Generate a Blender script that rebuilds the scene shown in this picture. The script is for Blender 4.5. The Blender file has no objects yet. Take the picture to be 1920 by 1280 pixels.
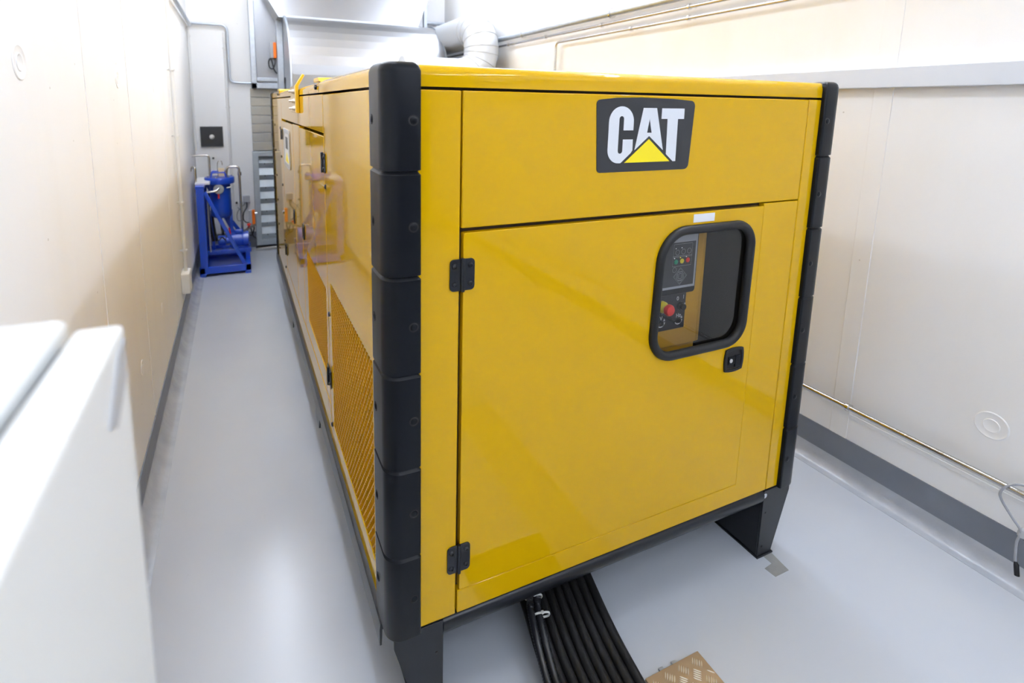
import bpy, bmesh, math, random
from mathutils import Vector, Matrix
random.seed(7)
SC = bpy.context.scene
COL = SC.collection
PI = math.pi

# ------------------------------------------------------------------ materials
def newmat(name):
    m = bpy.data.materials.new(name); m.use_nodes = True
    nt = m.node_tree; nt.nodes.clear()
    out = nt.nodes.new('ShaderNodeOutputMaterial')
    b = nt.nodes.new('ShaderNodeBsdfPrincipled')
    nt.links.new(b.outputs[0], out.inputs[0])
    return m, nt, b, out

def mat(name, col, rough=.5, metal=0., coat=0., coat_rough=.05, spec=.5, var=0., vscale=6., bump=0., bscale=40., col2=None, rvar=0., coat_ior=1.5):
    m, nt, b, out = newmat(name)
    b.inputs['Base Color'].default_value = (*col, 1)
    b.inputs['Roughness'].default_value = rough
    b.inputs['Metallic'].default_value = metal
    b.inputs['Coat Weight'].default_value = coat
    b.inputs['Coat Roughness'].default_value = coat_rough
    b.inputs['Specular IOR Level'].default_value = spec; b.inputs['Coat IOR'].default_value = coat_ior
    tc = None
    def co():
        nonlocal tc
        if tc is None: tc = nt.nodes.new('ShaderNodeTexCoord')
        return tc.outputs['Object']
    if var > 0 or col2 or rvar:
        n = nt.nodes.new('ShaderNodeTexNoise'); n.inputs['Scale'].default_value = vscale; n.inputs['Detail'].default_value = 6
        nt.links.new(co(), n.inputs['Vector'])
        r = nt.nodes.new('ShaderNodeMapRange'); r.inputs[1].default_value = .3; r.inputs[2].default_value = .7
        nt.links.new(n.outputs['Fac'], r.inputs[0])
        mx = nt.nodes.new('ShaderNodeMix'); mx.data_type = 'RGBA'
        c2 = col2 or tuple(c * (1 - var) for c in col)
        mx.inputs[6].default_value = (*col, 1); mx.inputs[7].default_value = (*c2, 1)
        nt.links.new(r.outputs[0], mx.inputs[0]); nt.links.new(mx.outputs[2], b.inputs['Base Color'])
        if rvar:
            rr = nt.nodes.new('ShaderNodeMapRange'); rr.inputs[3].default_value = rough; rr.inputs[4].default_value = rough + rvar
            nt.links.new(n.outputs['Fac'], rr.inputs[0]); nt.links.new(rr.outputs[0], b.inputs['Roughness'])
    if bump > 0:
        n = nt.nodes.new('ShaderNodeTexNoise'); n.inputs['Scale'].default_value = bscale; n.inputs['Detail'].default_value = 4
        nt.links.new(co(), n.inputs['Vector'])
        bp = nt.nodes.new('ShaderNodeBump'); bp.inputs['Strength'].default_value = bump; bp.inputs['Distance'].default_value = .01
        nt.links.new(n.outputs['Fac'], bp.inputs['Height']); nt.links.new(bp.outputs[0], b.inputs['Normal'])
    return m

M = {}
M['yellow'] = mat('yellow_paint', (.60, .345, .001), .3, coat=1., coat_rough=.03, spec=.0, coat_ior=1.36)
M['mesh_yellow'] = mat('yellow_mesh_paint', (.62, .33, .006), .28, coat=.5, coat_rough=.1)
M['lug_yellow'] = mat('lug_yellow_paint', (.78, .46, .004), .35, coat=.4)
M['black'] = mat('black_plastic', (.004, .005, .0075), .33, spec=.16)
M['black_metal'] = mat('black_powder_coat', (.008, .009, .012), .3, spec=.35)
M['seam'] = mat('dark_inner_steel', (.03, .016, .006), .7)
M['inside'] = mat('dark_interior_lining', (.012, .011, .011), .8)
M['rubber'] = mat('black_rubber', (.007, .007, .008), .45, spec=.35)
M['chrome'] = mat('polished_steel', (.75, .75, .76), .2, metal=1.)
M['steel'] = mat('stainless_pipe_steel', (.58, .56, .53), .26, metal=1.)
M['galv'] = mat('galvanised_steel', (.55, .60, .66), .42, metal=.85, col2=(.48, .52, .58), vscale=25)
M['duct'] = mat('aluminium_duct_sheet', (.40, .41, .43), .3, metal=.9, col2=(.37, .38, .405), vscale=3)
M['jacket'] = mat('grey_white_pipe_jacket', (.52, .545, .58), .38, metal=.25)
M['white'] = mat('white_plastic', (.82, .82, .8), .4)
M['label'] = mat('white_label_foil', (.85, .85, .86), .3)
M['cab'] = mat('pale_grey_cabinet_paint', (.80, .82, .82), .32, bump=.03, bscale=300)
M['blue'] = mat('blue_machine_paint', (.006, .055, .46), .3, coat=.4, coat_rough=.1)
M['orange'] = mat('orange_plastic', (.95, .2, .01), .4)
M['greyplastic'] = mat('grey_plastic', (.42, .43, .45), .45)
M['red'] = mat('red_plastic', (.75, .03, .02), .35)
M['green'] = mat('green_plastic', (.01, .3, .16), .35)
M['btnyellow'] = mat('yellow_plastic', (.8, .66, .02), .35)
M['badge_yellow'] = mat('bright_yellow_vinyl', (.93, .75, .0), .35)
M['vinyl_white'] = mat('white_vinyl', (.78, .8, .84), .35)
M['vinyl_black'] = mat('black_vinyl', (.014, .015, .018), .35)
M['panel_yellow'] = mat('ochre_panel_paint', (.60, .32, .012), .4)
M['ink'] = mat('grey_print_ink', (.35, .36, .37), .5)
M['white_ink'] = mat('white_print_ink', (.8, .8, .8), .5)
M['screen'] = mat('dark_controller_face', (.02, .022, .025), .3)
M['wallpipe'] = mat('white_painted_conduit', (.74, .74, .73), .4)
M['cable'] = mat('black_cable_sheath', (.006, .006, .0065), .45, spec=.3, bump=.15, bscale=160, rvar=.2, vscale=60)
M['corr'] = mat('black_corrugated_sheath', (.010, .011, .014), .35)
M['greycable'] = mat('grey_cable_sheath', (.32, .33, .36), .45)
M['beige'] = mat('beige_card_tag', (.75, .6, .36), .6)
M['trunk'] = mat('pale_grey_trunking', (.60, .63, .68), .42)
M['patch'] = mat('bare_grey_screed', (.30, .30, .29), .7, var=.15, vscale=30)
M['insul'] = mat('grey_insulated_panel', (.42, .42, .41), .45, metal=.7, col2=(.5, .47, .4), vscale=4)
M['louvre'] = mat('galvanised_louvre_steel', (.52, .57, .61), .5, metal=.5, col2=(.45, .5, .54), vscale=12)
M['tread'] = mat('tan_chequer_plate', (.50, .37, .24), .38, metal=.6, var=.12, vscale=20)
M['treadbar'] = mat('glint_chequer_bar', (.95, .9, .82), .3, metal=.7)  # pale colour imitates bright reflections on the bars

def wallmat(name, col, stain):
    m, nt, b, out = newmat(name)
    tc = nt.nodes.new('ShaderNodeTexCoord')
    mp = nt.nodes.new('ShaderNodeMapping'); mp.inputs['Scale'].default_value = (1.5, 1.5, .35)
    nt.links.new(tc.outputs['Object'], mp.inputs[0])
    n = nt.nodes.new('ShaderNodeTexNoise'); n.inputs['Scale'].default_value = 2.2; n.inputs['Detail'].default_value = 8
    nt.links.new(mp.outputs[0], n.inputs['Vector'])
    r = nt.nodes.new('ShaderNodeMapRange'); r.inputs[1].default_value = .52; r.inputs[2].default_value = .8
    nt.links.new(n.outputs['Fac'], r.inputs[0])
    mx = nt.nodes.new('ShaderNodeMix'); mx.data_type = 'RGBA'
    mx.inputs[6].default_value = (*col, 1); mx.inputs[7].default_value = (*stain, 1)
    nt.links.new(r.outputs[0], mx.inputs[0])
    # small pinholes of the concrete
    v = nt.nodes.new('ShaderNodeTexVoronoi'); v.inputs['Scale'].default_value = 7.; v.inputs['Randomness'].default_value = 1.
    nt.links.new(tc.outputs['Object'], v.inputs['Vector'])
    lt = nt.nodes.new('ShaderNodeMath'); lt.operation = 'LESS_THAN'; lt.inputs[1].default_value = .026
    nt.links.new(v.outputs['Distance'], lt.inputs[0])
    mx2 = nt.nodes.new('ShaderNodeMix'); mx2.data_type = 'RGBA'
    mx2.inputs[7].default_value = (.45, .43, .39, 1)
    nt.links.new(mx.outputs[2], mx2.inputs[6])
    ml = nt.nodes.new('ShaderNodeMath'); ml.operation = 'MULTIPLY'; ml.inputs[1].default_value = .55
    nt.links.new(lt.outputs[0], ml.inputs[0]); nt.links.new(ml.outputs[0], mx2.inputs[0])
    nt.links.new(mx2.outputs[2], b.inputs['Base Color'])
    b.inputs['Roughness'].default_value = .62
    n2 = nt.nodes.new('ShaderNodeTexNoise'); n2.inputs['Scale'].default_value = 14; n2.inputs['Detail'].default_value = 5
    nt.links.new(tc.outputs['Object'], n2.inputs['Vector'])
    bp = nt.nodes.new('ShaderNodeBump'); bp.inputs['Strength'].default_value = .12; bp.inputs['Distance'].default_value = .01
    nt.links.new(n2.outputs['Fac'], bp.inputs['Height']); nt.links.new(bp.outputs[0], b.inputs['Normal'])
    return m
M['wall'] = wallmat('cream_painted_concrete', (.90, .90, .90), (.88, .865, .835))
M['grey_dark'] = mat('dark_grey_end_wall', (.05, .052, .058), .6)  # plain dark paint for the unseen end wall
M['ceiling'] = mat('white_ceiling_paint', (.85, .85, .84), .8)
M['grey_band'] = mat('grey_skirting_paint', (.17, .185, .22), .4, var=.12, vscale=5, bump=.15, bscale=25)

def floormat():
    m, nt, b, out = newmat('pale_grey_epoxy')
    tc = nt.nodes.new('ShaderNodeTexCoord')
    n = nt.nodes.new('ShaderNodeTexNoise'); n.inputs['Scale'].default_value = 1.6; n.inputs['Detail'].default_value = 7
    nt.links.new(tc.outputs['Object'], n.inputs['Vector'])
    r = nt.nodes.new('ShaderNodeMapRange'); r.inputs[1].default_value = .35; r.inputs[2].default_value = .75
    nt.links.new(n.outputs['Fac'], r.inputs[0])
    mx = nt.nodes.new('ShaderNodeMix'); mx.data_type = 'RGBA'
    mx.inputs[6].default_value = (.50, .53, .585, 1); mx.inputs[7].default_value = (.535, .56, .60, 1)
    nt.links.new(r.outputs[0], mx.inputs[0])
    # scuffs
    n3 = nt.nodes.new('ShaderNodeTexNoise'); n3.inputs['Scale'].default_value = 9; n3.inputs['Detail'].default_value = 9; n3.inputs['Roughness'].default_value = .75
    nt.links.new(tc.outputs['Object'], n3.inputs['Vector'])
    r3 = nt.nodes.new('ShaderNodeMapRange'); r3.inputs[1].default_value = .66; r3.inputs[2].default_value = .8; r3.inputs[4].default_value = .35
    nt.links.new(n3.outputs['Fac'], r3.inputs[0])
    mx3 = nt.nodes.new('ShaderNodeMix'); mx3.data_type = 'RGBA'; mx3.inputs[7].default_value = (.3, .29, .27, 1)
    nt.links.new(mx.outputs[2], mx3.inputs[6]); nt.links.new(r3.outputs[0], mx3.inputs[0])
    nt.links.new(mx3.outputs[2], b.inputs['Base Color'])
    b.inputs['Roughness'].default_value = .17
    b.inputs['Specular IOR Level'].default_value = .5
    rr = nt.nodes.new('ShaderNodeMapRange'); rr.inputs[3].default_value = .1; rr.inputs[4].default_value = .3
    nt.links.new(n.outputs['Fac'], rr.inputs[0]); nt.links.new(rr.outputs[0], b.inputs['Roughness'])
    n2 = nt.nodes.new('ShaderNodeTexNoise'); n2.inputs['Scale'].default_value = 5; n2.inputs['Detail'].default_value = 3
    nt.links.new(tc.outputs['Object'], n2.inputs['Vector'])
    bp = nt.nodes.new('ShaderNodeBump'); bp.inputs['Strength'].default_value = .08; bp.inputs['Distance'].default_value = .01
    nt.links.new(n2.outputs['Fac'], bp.inputs['Height']); nt.links.new(bp.outputs[0], b.inputs['Normal'])
    return m
M['floor'] = floormat()
M['cove'] = mat('grey_epoxy_cove', (.36, .385, .43), .2, col2=(.47, .49, .53), vscale=7, bump=.5, bscale=11)

def glassmat():
    m, nt, b, out = newmat('tinted_window_glass'); nt.nodes.remove(b)
    t = nt.nodes.new('ShaderNodeBsdfTransparent'); t.inputs[0].default_value = (.92, .92, .93, 1)
    g = nt.nodes.new('ShaderNodeBsdfGlossy'); g.inputs['Roughness'].default_value = .02; g.inputs[0].default_value = (1, 1, 1, 1)
    f = nt.nodes.new('ShaderNodeFresnel'); f.inputs[0].default_value = 1.5
    mx = nt.nodes.new('ShaderNodeMixShader')
    ge = nt.nodes.new('ShaderNodeNewGeometry'); inv = nt.nodes.new('ShaderNodeMath'); inv.operation = 'SUBTRACT'; inv.inputs[0].default_value = 1
    mu = nt.nodes.new('ShaderNodeMath'); mu.operation = 'MULTIPLY'
    nt.links.new(ge.outputs['Backfacing'], inv.inputs[1]); nt.links.new(f.outputs[0], mu.inputs[0]); nt.links.new(inv.outputs[0], mu.inputs[1])
    nt.links.new(mu.outputs[0], mx.inputs[0]); nt.links.new(t.outputs[0], mx.inputs[1]); nt.links.new(g.outputs[0], mx.inputs[2])
    nt.links.new(mx.outputs[0], out.inputs[0])
    return m
M['glass'] = glassmat()
def emit(name, col, s):
    m, nt, b, out = newmat(name); nt.nodes.remove(b)
    e = nt.nodes.new('ShaderNodeEmission'); e.inputs[0].default_value = (*col, 1); e.inputs[1].default_value = s
    nt.links.new(e.outputs[0], out.inputs[0]); return m
M['lamp'] = emit('led_diffuser_glow', (.885, .965, 1.115), 13.)
M['lamp_rear'] = emit('rear_led_glow', (.885, .965, 1.115), 52.)
M['lamp_rear_up'] = emit('rear_added_uplight', (.885, .965, 1.115), 290.)  # added upward glow, lifts ambient light by ceiling bounce
M['lamp_up'] = emit('led_added_uplight', (.885, .965, 1.115), 80.)
M['lamp_entrance_up'] = emit('entrance_fill_uplight', (.885, .965, 1.115), 60.)
M['lamp_entrance'] = emit('entrance_fill_glow', (.885, .965, 1.115), 42.)  # added fill light from behind the camera
M['led_white'] = emit('white_led', (1, 1, 1), .9)
M['led_yellow'] = emit('yellow_led', (1, .85, .05), 1.4)

# ------------------------------------------------------------------ geometry helpers
class B:
    """collects shapes into one bmesh"""
    def __init__(s): s.bm = bmesh.new()
    def box(s, x0, x1, y0, y1, z0, z1, mtx=None):
        vs = [s.bm.verts.new((x, y, z)) for x in (x0, x1) for y in (y0, y1) for z in (z0, z1)]
        for f in ((0,1,3,2),(4,6,7,5),(0,4,5,1),(2,3,7,6),(0,2,6,4),(1,5,7,3)):
            s.bm.faces.new([vs[i] for i in f])
        if mtx is not None:
            for v in vs: v.co = mtx @ v.co
        return s
    def prism(s, pts, axis, d0, d1):
        """polygon in the two other axes (x,z | y,z | x,y), extruded along axis"""
        def P(p, d):
            return {1: (p[0], d, p[1]), 0: (d, p[0], p[1]), 2: (p[0], p[1], d)}[axis]
        a = [s.bm.verts.new(P(p, d0)) for p in pts]; b = [s.bm.verts.new(P(p, d1)) for p in pts]
        n = len(pts)
        s.bm.faces.new(a); s.bm.faces.new(b[::-1])
        for i in range(n): s.bm.faces.new((a[i], b[i], b[(i+1) % n], a[(i+1) % n]))
        return s
    def holed(s, outer, holes, axis, d0, d1):
        def P(p, d):
            return {1: (p[0], d, p[1]), 0: (d, p[0], p[1]), 2: (p[0], p[1], d)}[axis]
        es = []
        for loop in [outer] + holes:
            vs = [s.bm.verts.new(P(p, d0)) for p in loop]
            es += [s.bm.edges.new((vs[i], vs[(i+1) % len(vs)])) for i in range(len(vs))]
        r = bmesh.ops.triangle_fill(s.bm, edges=es, use_beauty=True)
        fs = [g for g in r['geom'] if isinstance(g, bmesh.types.BMFace)]
        e = bmesh.ops.extrude_face_region(s.bm, geom=fs)
        vec = [0, 0, 0]; vec[axis] = d1 - d0
        bmesh.ops.translate(s.bm, verts=[g for g in e['geom'] if isinstance(g, bmesh.types.BMVert)], vec=vec)
        return s
    def tube(s, pts, r, n=12, closed=False, caps=True):
        """sweep a circle along points; r may be a list"""
        pts = [Vector(p) for p in pts]; N = len(pts)
        rs = r if isinstance(r, (list, tuple)) else [r] * N
        def tan(i):
            if closed: return (pts[(i+1) % N] - pts[i-1]).normalized()
            if i == 0: return (pts[1] - pts[0]).normalized()
            if i == N-1: return (pts[-1] - pts[-2]).normalized()
            return ((pts[i+1]-pts[i]).normalized() + (pts[i]-pts[i-1]).normalized()).normalized()
        t = tan(0); up = Vector((0, 0, 1)) if abs(t.z) < .9 else Vector((1, 0, 0))
        u = t.cross(up).normalized(); rings = []
        for i in range(N):
            t2 = tan(i)
            q = t.rotation_difference(t2); u = q @ u; t = t2
            w = t.cross(u).normalized()
            rings.append([s.bm.verts.new(pts[i] + (u*math.cos(2*PI*k/n) + w*math.sin(2*PI*k/n))*rs[i]) for k in range(n)])
        R = N if closed else N-1
        for i in range(R):
            a, b = rings[i], rings[(i+1) % N]
            for k in range(n): s.bm.faces.new((a[k], a[(k+1) % n], b[(k+1) % n], b[k]))
        if caps and not closed:
            s.bm.faces.new(rings[0][::-1]); s.bm.faces.new(rings[-1])
        return s
    def cyl(s, c0, c1, r, n=20, r2=None):
        return s.tube([c0, c1], [r, r if r2 is None else r2], n)
    def lathe(s, c, axis, prof, n=28):
        """prof: list of (radius, offset along axis)"""
        ax = Vector(axis).normalized(); u = ax.cross(Vector((0, 0, 1)) if abs(ax.z) < .9 else Vector((1, 0, 0))).normalized(); w = ax.cross(u)
        rings = []
        for r, d in prof:
            rings.append([s.bm.verts.new(Vector(c) + ax*d + (u*math.cos(2*PI*k/n) + w*math.sin(2*PI*k/n))*max(r, 1e-4)) for k in range(n)])
        for a, b in zip(rings, rings[1:]):
            for k in range(n): s.bm.faces.new((a[k], a[(k+1) % n], b[(k+1) % n], b[k]))
        s.bm.faces.new(rings[0][::-1]); s.bm.faces.new(rings[-1])
        return s
    def poly(s, pts):
        s.bm.faces.new([s.bm.verts.new(p) for p in pts]); return s
    def hull(s, a, b):
        """two loops of 3D points with equal counts, joined to a closed solid"""
        A = [s.bm.verts.new(p) for p in a]; Bv = [s.bm.verts.new(p) for p in b]; n = len(a)
        s.bm.faces.new(A); s.bm.faces.new(Bv[::-1])
        for i in range(n): s.bm.faces.new((A[i], Bv[i], Bv[(i+1) % n], A[(i+1) % n]))
        return s
    def put(s, name, m, parent=None, bevel=0, seg=2, smooth=35, flat=False):
        bm = s.bm
        bmesh.ops.recalc_face_normals(bm, faces=bm.faces)
        me = bpy.data.meshes.new(name); bm.to_mesh(me); bm.free()
        me.materials.append(M[m] if isinstance(m, str) else m)
        if not flat:
            for p in me.polygons: p.use_smooth = True
            me.set_sharp_from_angle(angle=math.radians(smooth))
        o = bpy.data.objects.new(name, me); COL.objects.link(o)
        if parent is not None:
            o.parent = parent
            o.matrix_parent_inverse = Matrix.Translation(-parent_origin(parent))
        if bevel:
            md = o.modifiers.new('bevel', 'BEVEL'); md.width = bevel; md.segments = seg; md.limit_method = 'ANGLE'; md.angle_limit = math.radians(40)
            md.harden_normals = False
        return o
def parent_origin(p):
    # parts are built in world coordinates: only an Empty root is moved, a mesh parent rests at the origin
    return Vector(p.location) if p is not None and p.type == 'EMPTY' else Vector((0, 0, 0))
def tag(o, label, cat, group=None, kind=None):
    if label: o['label'] = label
    if cat: o['category'] = cat
    if group: o['group'] = group
    if kind: o['kind'] = kind
    return o
def thing(name, label, cat, loc=(0, 0, 0), group=None):
    o = bpy.data.objects.new(name, None); COL.objects.link(o); o.location = loc; o.empty_display_size = .1
    return tag(o, label, cat, group)
def struct(o): o['kind'] = 'structure'; return o
def lab(o, t): o['label'] = t; return o
def fillet(pts, r, n=6):
    pts = [Vector(p) for p in pts]; out = [pts[0]]
    for i in range(1, len(pts)-1):
        a, b, c = pts[i-1], pts[i], pts[i+1]
        d1 = (a-b); d2 = (c-b); l = min(r, d1.length*.49, d2.length*.49)
        p0 = b + d1.normalized()*l; p2 = b + d2.normalized()*l
        for k in range(n+1):
            t = k/n; out.append(p0*(1-t)**2 + b*2*t*(1-t) + p2*t*t)
    out.append(pts[-1]); return out
def roundpoly(pts, rs, n=6):
    """2D polygon with rounded corners (rs scalar or per-corner)"""
    P = [Vector((*p, 0)) for p in pts]; out = []; N = len(P)
    if not isinstance(rs, (list, tuple)): rs = [rs]*N
    for i in range(N):
        a, b, c = P[i-1], P[i], P[(i+1) % N]
        d1, d2 = a-b, c-b; l = min(rs[i], d1.length*.49, d2.length*.49)
        if l < 1e-5: out.append((b.x, b.y)); continue
        p0 = b + d1.normalized()*l; p2 = b + d2.normalized()*l
        # blend between quadratic and circular: rational weight
        w = math.sqrt(max(.05, (1 - d1.normalized().dot(d2.normalized()))/2))
        for k in range(n+1):
            t = k/n; q = (1-t)**2; h = 2*t*(1-t)*w; e = t*t
            v = (p0*q + b*h + p2*e)/(q+h+e); out.append((v.x, v.y))
    return out
def rect(x0, x1, z0, z1): return [(x0, z0), (x1, z0), (x1, z1), (x0, z1)]
def spline(pts, n=8):
    """Catmull-Rom through 3D points"""
    P = [Vector(p) for p in pts]; P = [P[0]*2-P[1]] + P + [P[-1]*2-P[-2]]; out = []
    for i in range(1, len(P)-2):
        a, b, c, d = P[i-1:i+3]
        for k in range(n):
            t = k/n
            out.append(.5*((2*b) + (c-a)*t + (2*a-5*b+4*c-d)*t*t + (3*b-a-3*c+d)*t**3))
    out.append(P[-2]); return out
def text_mesh(name, body, size, loc, rot, m, parent, ext=.0004):
    cu = bpy.data.curves.new(name, 'FONT'); cu.body = body; cu.size = size; cu.extrude = ext; cu.align_x = 'CENTER'; cu.align_y = 'CENTER'
    o = bpy.data.objects.new(name, cu); COL.objects.link(o)
    dg = bpy.context.evaluated_depsgraph_get(); me = bpy.data.meshes.new_from_object(o.evaluated_get(dg))
    bpy.data.objects.remove(o)
    me.transform(Matrix.Translation(loc) @ rot); me.materials.clear(); me.materials.append(M[m])
    o = bpy.data.objects.new(name, me); COL.objects.link(o); o.parent = parent
    o.matrix_parent_inverse = Matrix.Translation(-parent_origin(parent))
    return o
FRONT = Matrix.Rotation(PI/2, 4, 'X')          # text facing -y

# ------------------------------------------------------------------ room
XL, XR_, YB, YF, ZC = -.935, 2.045, 5.45, -6.0, 3.7
def setting(b, name, m, **k): return struct(b.put(name, m, **k))
setting(B().box(XL-.2, XR_+.2, YF-.2, YB+.2, -.2, 0), 'floor', 'floor')
setting(B().box(XL-.2, XR_+.2, YF-.2, YB+.2, ZC, ZC+.2), 'ceiling', 'ceiling')
wl = setting(B().box(XL-.2, XL, YF-.2, YB+.2, 0, ZC), 'wall_left', 'wall')
wr = setting(B().box(XR_, XR_+.2, YF-.2, YB+.2, 0, ZC), 'wall_right', 'wall')
setting(B().box(XL, XR_, YB, YB+.2, 0, ZC), 'wall_back', 'wall')
setting(B().box(XL, XR_, YF-.2, YF, 0, ZC), 'wall_front', 'grey_dark')  # unseen wall behind the camera, dark so the yellow front mirrors little
def skirting(side, x, sgn):
    setting(B().box(min(x, x+sgn*.005), max(x, x+sgn*.005), YF, YB, .0, .19), 'baseboard_'+side, 'grey_band')
skirting('left', XL, 1); skirting('right', XR_, -1)
setting(B().box(XL, XR_, YB-.005, YB, 0, .19), 'baseboard_back', 'grey_band')
def cove(n, x, sgn):
    prof = [(x+sgn*.004, .0), (x+sgn*.004, .088)]
    for k in range(1, 8):
        a = k/8*PI/2
        prof.append((x+sgn*(.004+.062*(1-math.cos(a))), .088-.086*math.sin(a)))
    prof.append((x+sgn*.072, .0015)); prof.append((x+sgn*.072, 0))
    setting(B().prism([(p[0], p[1]) for p in prof], 1, YF, YB), 'trim_%d' % n, 'cove')
cove(1, XL, 1); cove(2, XR_, -1)
# shuttering joints and plastered tie holes of the cast walls
def ring_plug(side, wall, x, sgn, y, z, R):
    b = B(); b.lathe((x, y, z), (sgn, 0, 0), [(R, -.004), (R, .0012), (R*.93, .0026), (R*.84, .0012), (R*.5, .001), (R*.46, .0026), (R*.38, .0012), (.0, .0006)], 32)
    b.put('tie_hole_plug', 'wall', wall)
for y, z, r in ((.309, 1.787, .040), (1.386, 1.79, .034), (1.382, .544, .034), (2.097, .55, .034), (2.45, 1.79, .034)):
    ring_plug('left', wl, XL, 1, y, z, r)
for y, z, r in ((-.309, .546, .052), (1.2, .546, .045)):
    ring_plug('right', wr, XR_, -1, y, z, r)
setting(B().box(XL-.001, XL+.0022, .862, .868, .19, ZC), 'trim_3', 'wall')
setting(B().box(XL-.001, XL+.0018, 2.74, 2.746, .19, ZC), 'trim_4', 'wall')
setting(B().box(XL-.001, XL+.0022, 1.60, 1.604, .19, ZC), 'trim_5', 'wall')
setting(B().box(XR_-.003, XR_+.001, .17, .245, .19, ZC), 'trim_6', 'wall', bevel=.0015)
setting(B().box(XR_-.0022, XR_+.001, YF, .17, .30, .318), 'trim_7', 'wall', bevel=.001)
# bare patch in the epoxy beside the generator foot
setting(B().prism([(1.285, .03), (1.335, .03), (1.318, -.086), (1.245, -.086), (1.24, -.045), (1.285, -.04)], 2, -.001, .0006), 'floor_patch', 'patch')

# flat dark sheet painting the shade of the open slot the bundle drops into
setting(B().box(.19, .54, -.435, -.335, -.001, .0008), 'floor_slot_shade', 'inside')

# ------------------------------------------------------------------ generator
G = thing('generator', 'large yellow generator enclosure with black corner posts and a black three-letter badge', 'generator', (.606, 2.05, 0))
X0, X1 = -.192, 1.404            # side planes
Y1 = 4.10                        # rear plane
ZT, ZB = 1.742, .29
T = .028
# --- dark inner shell behind the seams (hollow behind the window)
win = roundpoly([(.632, .920), (1.047, .920), (1.053, 1.349), (.647, 1.349)], [.095, .085, .085, .105], 10)
shell = B()
shell.holed(rect(X0+.01, X1-.01, ZB-.01, 1.76), [rect(.60, 1.085, .86, 1.39)], 1, .022, .032)
shell.put('front_bulkhead', 'seam', G)
B().box(X0+.03, X1-.03, .42, Y1-.03, ZB-.02, 1.76).put('engine_compartment', 'inside', G)
B().box(.50, .60, .032, .42, .80, 1.45).put('cabinet_cheek', 'inside', G)
B().box(1.10, 1.13, .032, .42, .80, 1.45).put('cabinet_cheek', 'inside', G)
B().box(.6, 1.1, .032, .42, 1.42, 1.45).put('cabinet_ceiling', 'inside', G)
# --- front panels
def slab(name, x0, x1, z0, z1, m='yellow', bev=.003, y0=0., y1=.022, parent=None):
    return B().box(x0, x1, y0, y1, z0, z1).put(name, m, parent or G, bevel=bev)
slab('corner_strip', -.13, -.0035, ZB, ZT)
slab('corner_strip', 1.2625, 1.35, ZB, ZT)
slab('upper_panel', .0015, 1.2595, 1.403, ZT)
B().prism([(.0015, ZB), (1.2595, ZB), (1.2595, 1.3995), (1.0935, 1.3995), (1.0935, .362), (.0015, .362)], 1, 0, .022).put('lower_panel', 'yellow', G, bevel=.0025)
door = B().holed(roundpoly(rect(.007, 1.0915, .3655, 1.391), .004, 2), [win], 1, -.001, .021).put('front_door', 'yellow', G, bevel=.0025)
# window
def offset_loop(loop, d):
    N = len(loop); out = []
    for i in range(N):
        a, b = Vector(loop[i-1]), Vector(loop[(i+1) % N]); t = (b-a).normalized()
        out.append((loop[i][0]+t.y*d, loop[i][1]-t.x*d))
    return out
seal = B(); loop = offset_loop(win, -.011)
seal.tube([(p[0], -.004, p[1]) for p in loop], .0145, 12, closed=True)
seal.put('window_seal', 'rubber', door, smooth=60)
B().prism(offset_loop(win, -.008), 1, .004, .008).put('window_pane', 'glass', door)
B().box(.779, .868, -.0022, 0, 1.3585, 1.3845).put('name_plate', 'label', door, bevel=.0006)
# latch: four-sided pocket with a paddle and a lock
lq = [(.974, .8255), (1.055, .8255), (1.055, .903), (.974, .903)]
def bulge(q, d):
    c = Vector((sum(p[0] for p in q)/4, sum(p[1] for p in q)/4)); out = []
    for i in range(4):
        a, b = Vector(q[i]), Vector(q[(i+1) % 4]); n = ((a+b)/2-c).normalized()
        for k in range(8):
            t = k/8; out.append(tuple(a*(1-t)+b*t+n*d*4*t*(1-t)))
    return out
ring = bulge(lq, .005)
cq = Vector((1.0145, .864))
inner = [tuple(cq+(Vector(p)-cq)*.78) for p in ring]
B().holed(ring, [inner], 1, -.007, -.0005).put('latch_bezel', 'rubber', door, bevel=.0015)
B().prism(inner, 1, -.0012, -.0004).put('latch_pocket', 'inside', door)
pad = B(); pad.box(.990, 1.043, -.0058, -.001, .848, .876); pad.box(1.020, 1.044, -.0072, -.001, .836, .878)
pad.put('latch_paddle', 'black', door, bevel=.0015)
B().cyl((1.0, -.0075, .862), (1.0, -.001, .862), .0075, 20).put('lock_cylinder', 'chrome', door, bevel=.0008)
# hinges
def hinge(zc, h=.083):
    hb = B()
    for s in (-1, 1):
        xs = sorted((s*.0052, s*.034))
        c = .003
        pts = [(c+xs[0], zc-h/2), (c+xs[1], zc-h/2), (c+xs[1], zc+h/2), (c+xs[0], zc+h/2)]
        rr = [.001, .011, .011, .001] if s > 0 else [.011, .001, .001, .011]
        hb.prism(roundpoly(pts, rr, 6), 1, -.005, -.0012)
    hb.cyl((.003, -.0062, zc-h/2-.002), (.003, -.0062, zc+h/2+.002), .0055, 14)
    o = hb.put('hinge', 'black_metal', G, bevel=.0006)
    for s in (-1, 1):
        for k in (-1, 1):
            B().lathe((.003+s*.0215, -.005, zc+k*.024), (0, -1, 0), [(.0072, 0), (.0070, .0018), (.0055, .0036), (.0036, .0044), (.0034, .0025), (.0, .0025)], 18).put('bolt', 'black_metal', o)
hinge(1.284); hinge(.469)
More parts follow.
